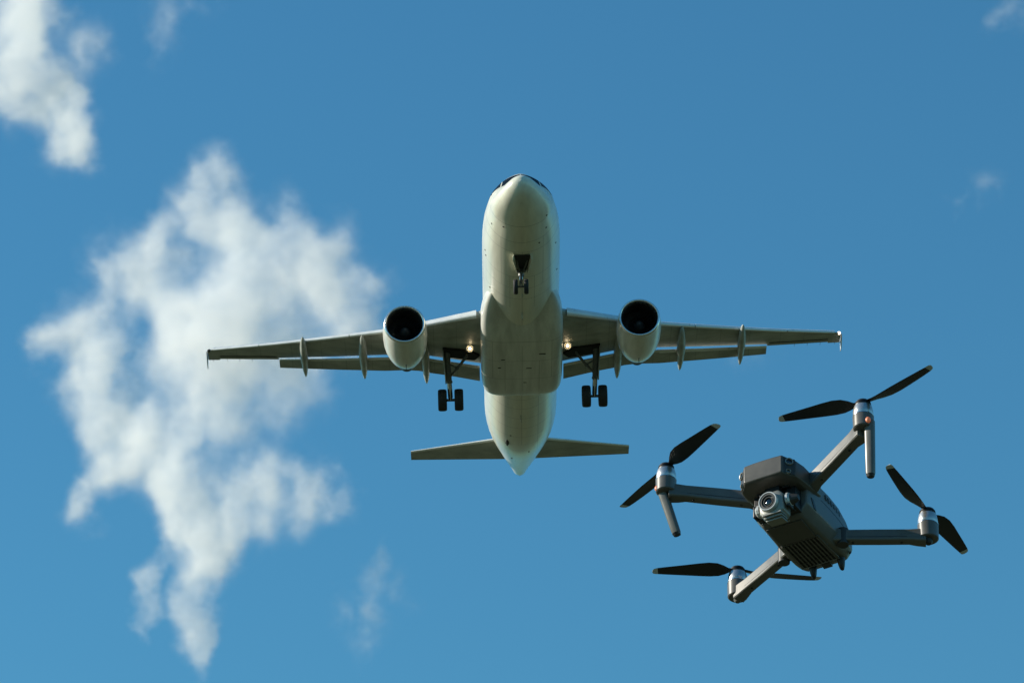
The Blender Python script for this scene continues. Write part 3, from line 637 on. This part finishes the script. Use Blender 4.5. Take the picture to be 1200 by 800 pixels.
for (y, w_, zt, zb, ch) in ((-11, 13.2, 14.5, -13, 6.5), (-8.5, 16.5, 17, -16.5, 5.5), (8, 16.8, 17, -17.5, 4.5), (14, 15, 14, -15, 5)):
    rr.append([CV(x, y, z) for x, z in ((-w_ + ch, zt), (w_ - ch, zt), (w_, zt - ch), (w_, zb + ch), (w_ - ch, zb), (-w_ + ch, zb), (-w_, zb + ch), (-w_, zt - ch))])
loft(bm, rr); camera = obj('camera_housing', bm, M_CAMG, yoke, bevel=1.1 * mm, angle=30)
# stepped chin below the lens
bm = bmesh.new()
for (y0, y1, z0, w_) in ((-12.0, 4, -14.6, 13), (-9.0, 7, -17.4, 12.2), (-6.0, 9, -20.0, 11)):
    c = CV(1.5, (y0 + y1) / 2, z0); box(bm, c, V3(2 * w_, y1 - y0, 2.4), CT)
obj('camera_chin', bm, M_CAMG, camera, bevel=.5 * mm)
ax = CT @ Vector((0, -1, 0)); L0 = CV(-1.2, -13.6, 1.5)
bm = bmesh.new(); lathe(bm, [(-4 * mm, 13.2 * mm), (1.8 * mm, 13.0 * mm), (2.6 * mm, 12.4 * mm), (2.6 * mm, 11.4 * mm), (1.6 * mm, 11.0 * mm)], L0, ax, n=48); obj('lens_bezel', bm, M_CAML, camera)
bm = bmesh.new(); lathe(bm, [(1.8 * mm, 11.1 * mm), (1.9 * mm, 8.6 * mm), (-.8 * mm, 8.2 * mm), (-.8 * mm, 6.6 * mm), (.8 * mm, 6.4 * mm), (.8 * mm, 5.6 * mm), (-2.0 * mm, 5.0 * mm), (-2 * mm, 0)], L0, ax, n=48); obj('lens_barrel', bm, M_DB2, camera, angle=25)
bm = bmesh.new(); lathe(bm, [(-1.2 * mm, 5.2 * mm), (-.4 * mm, 4.0 * mm), (.1 * mm, 2.2 * mm), (.2 * mm, 0)], L0, ax, n=32); obj('lens', bm, M_LENS, camera)
bm = bmesh.new(); lathe(bm, [(-.75 * mm, 7.6 * mm), (-.5 * mm, 7.6 * mm), (-.5 * mm, 7.2 * mm), (-.75 * mm, 7.2 * mm)], L0, ax, n=40); obj('lens_ring', bm, M_CAMG, camera)
bm = bmesh.new(); box(bm, CV(-12.2, -11.2, 13), V3(5, .8, 1.5), CT @ Matrix.Rotation(R(40), 3, 'Y')); obj('camera_marking', bm, M_DBLK, camera)

# ---- arms, motors, legs, propellers
def arm(root, end, hw, h0, h1, up0, name='arm'):
    """boxy tapered arm from root to end with a chamfered top; hw half width, h heights in mm"""
    a, b = Vector(root), Vector(end); d = (b - a); L = d.length; d.normalize(); n_ = Vector((-d.y, d.x, 0)).normalized()
    bm = bmesh.new(); rr = []
    for u, w_, h, dz in ((0, hw * 1.1, h0 * 1.05, 0), (.07, hw * 1.1, h0 * 1.05, 0), (.13, hw * .95, h0 * .92, 0), (.5, hw * .92, (h0 + h1) / 2, 0), (.82, hw * .95, h1, 0), (.90, hw * 1.1, h1 * 1.1, -.8), (1, hw * 1.2, h1 * 1.15, -1.5)):
        c = a + (b - a) * u + Vector((0, 0, dz)); ch = min(w_, h) * .22
        rr.append([(c + n_ * x + Vector((0, 0, z))) * mm for x, z in ((-w_ + ch * .6, h), (w_ - ch * .6, h), (w_, h - ch * .6), (w_, -h + ch), (w_ - ch * .8, -h), (-w_ + ch * .8, -h), (-w_, -h + ch), (-w_, h - ch * .6))])
    loft(bm, rr); o = obj(name, bm, M_DB, drone, bevel=1.0 * mm, angle=30)
    # parting seam along both flanks, and two screws on the underside
    for k in (-1, 1):
        bm = bmesh.new(); rr = []
        for u in (.16, .5, .80):
            w_, h = hw * .93, (h0 + h1) / 2; c = a + (b - a) * u + n_ * (k * w_) + Vector((0, 0, -h * .42)); rr.append([(c + n_ * (k * q) + Vector((0, 0, z))) * mm for q, z in ((-.8, .28), (.2, .28), (.2, -.28), (-.8, -.28))])
        loft(bm, rr); obj('arm_seam', bm, M_DBLK, o)
    for u in (.22, .74):
        bm = bmesh.new(); h = (h0 + h1) / 2; c = a + (b - a) * u + Vector((0, 0, -h)); lathe(bm, [(-.5 * mm, 1.7 * mm), (.3 * mm, 1.6 * mm), (.1 * mm, .9 * mm), (-.2 * mm, 0)], c * mm, (0, 0, -1), n=14); obj('screw', bm, M_DBLK, o)
    return o
def motor(cx, cy, ztop, a_, base_h):
    bm = bmesh.new()
    lathe(bm, [(0, 0), (0, 11.6 * mm), (1.2 * mm, 12.9 * mm), ((base_h - 1) * mm, 13.3 * mm), (base_h * mm, 12.6 * mm), (base_h * mm, 0)], V3(cx, cy, ztop - 23 - base_h), n=36)
    lathe(bm, [(-.2 * mm, 13.25 * mm), (.5 * mm, 13.4 * mm), (1.0 * mm, 13.3 * mm), (1.3 * mm, 12.7 * mm)], V3(cx, cy, ztop - 23), n=36, mi=1)
    bs = obj('motor_mount', bm, [M_DB, M_DRING], a_, angle=30)
    bm = bmesh.new(); lathe(bm, [(0, 0), (0, 12.2 * mm), (1 * mm, 12.7 * mm), (6 * mm, 12.6 * mm), (10 * mm, 11.9 * mm), (13.0 * mm, 11.2 * mm), (13.8 * mm, 10.4 * mm), (13.8 * mm, 0)], V3(cx, cy, ztop - 21.6), n=40)
    obj('motor', bm, M_DSIL, a_, angle=30)
def propeller(cx, cy, ztop, angles, turn):
    p = empty('propeller', V3(cx, cy, ztop - 2)); p.parent = drone
    bm = bmesh.new(); lathe(bm, [(-6 * mm, 0), (-6 * mm, 10.3 * mm), (-4.4 * mm, 10.6 * mm), (-4.2 * mm, 9.4 * mm), (-2.4 * mm, 9.3 * mm), (-2.2 * mm, 10.2 * mm), (-.6 * mm, 10.0 * mm), (0, 9.0 * mm), (1.6 * mm, 8.6 * mm), (2 * mm, 7.6 * mm), (2 * mm, 0)], (0, 0, 0), n=32)
    obj('hub', bm, M_DBLK, p, angle=30)
    for a in angles:
        t = R(a); d = Vector((math.cos(t), math.sin(t), 0)); q = Vector((-math.sin(t), math.cos(t), 0)) * turn
        bm = bmesh.new(); rr = []
        for r, c, tw, off, th in ((5, 6, 4, 0, 3.2), (11, 8, 12, 0, 2.6), (17, 14, 22, 1.0, 2.2), (25, 20, 22, 2.2, 1.9), (36, 22.5, 19, 2.8, 1.7), (50, 21.5, 15.5, 2.4, 1.5), (65, 19, 13, 1.6, 1.3), (80, 16.5, 11, .8, 1.1), (94, 14, 9, 0, 1.0), (103, 12, 8, -.6, .9), (103.01, 12, 8, -.6, .9), (107.5, 10.2, 7, -1.4, .8), (109.6, 7, 7, -2.4, .7), (110.4, 3, 7, -3.2, .6)):
            n_ = Vector((0, 0, 1)); ca, sa = math.cos(R(tw)), math.sin(R(tw)); cv = q * ca + n_ * sa; nv = -q * sa + n_ * ca
            o_ = d * r + q * off + n_ * (.012 * r + .00012 * r * r)
            ring = []
            for i in range(12):
                w_ = 2 * math.pi * i / 12; ring.append((o_ + cv * (c / 2) * math.cos(w_) + nv * ((th / 2) * math.sin(w_) + .06 * c * math.cos(w_) ** 2 * -.5)) * mm)
            rr.append(ring)
        loft(bm, rr)
        for f in bm.faces:
            if sum((v.co.length for v in f.verts)) / len(f.verts) > 103.2 * mm: f.material_index = 1
        obj('blade', bm, [M_PROP, M_PTIP], p, angle=60)
def leg(a_, top, bot, led):
    t, b = Vector(top), Vector(bot); bm = bmesh.new(); rr = []
    for u, k in ((0, 1.05), (.1, 1.05), (.55, 1.0), (.93, .95), (1, .78)):
        c = t.lerp(b, u); w_, d_ = 6.2 * k, 5.0 * k
        rr.append([(c + Vector((w_ * math.copysign(abs(math.cos(s)) ** .7, math.cos(s)), d_ * math.copysign(abs(math.sin(s)) ** .7, math.sin(s)), 0))) * mm for s in (2 * math.pi * i / 20 for i in range(20))])
    loft(bm, rr); o = obj('landing_leg', bm, M_DB, a_, angle=40)
    bm = bmesh.new(); e_ = b + (b - t).normalized() * 1.2; tube(bm, (b + (t - b) * .035) * mm, e_ * mm, 6.0 * mm * .93, 4.3 * mm, 18); obj('leg_tip', bm, M_DBLK, o)
    bm = bmesh.new(); c = Vector(led) * mm
    bmesh.ops.create_uvsphere(bm, u_segments=16, v_segments=10, radius=3.4 * mm, matrix=Matrix.Translation(c) @ Matrix.Diagonal((1, 1, 1.25, 1))); obj('position_light', bm, M_LED, a_)
for s, top_, bot, led in ((1, (149, -1, -34), (143, 10, -107), (150.5, -8.0, -36)), (-1, (-146, 0, -36), (-134, 18, -97), (-148.5, -7.5, -37))):
    a_ = arm((s * 34, 58, -55), (s * 138, 4, -39), 8.0, 10.0, 8.5, 0)
    motor(s * 140, 0, 0, a_, 19)
    leg(a_, top_, bot, led)
propeller(140, 0, 0, (-12, 190), 1)
propeller(-140, 0, 0, (-25, 150), -1)
for s in (-1, 1):
    a_ = arm((s * 30, 124, -92), (s * 134, 178, -93), 7.2, 8.5, 8.0, 0)
    motor(s * 136.5, 180, -52, a_, 22)
    bm = bmesh.new(); lathe(bm, [(0, 5.6 * mm), (4 * mm, 5.0 * mm), (6.5 * mm, 3.2 * mm), (6.5 * mm, 0)], V3(s * 136.5, 180, -97), (0, 0, -1), n=20); obj('arm_foot', bm, M_DB if s < 0 else M_DBLK, a_)
    # hinge collar at the body
    bm = bmesh.new(); tube(bm, V3(s * 42, 130, -81), V3(s * 42, 130, -104), 7.8 * mm, 7.5 * mm, 24); obj('arm_hinge', bm, M_DB2, a_, bevel=.6 * mm)
propeller(136.5, 180, -52, (-90, 90), -1)
propeller(-136.5, 180, -52, (-154, 42), 1)
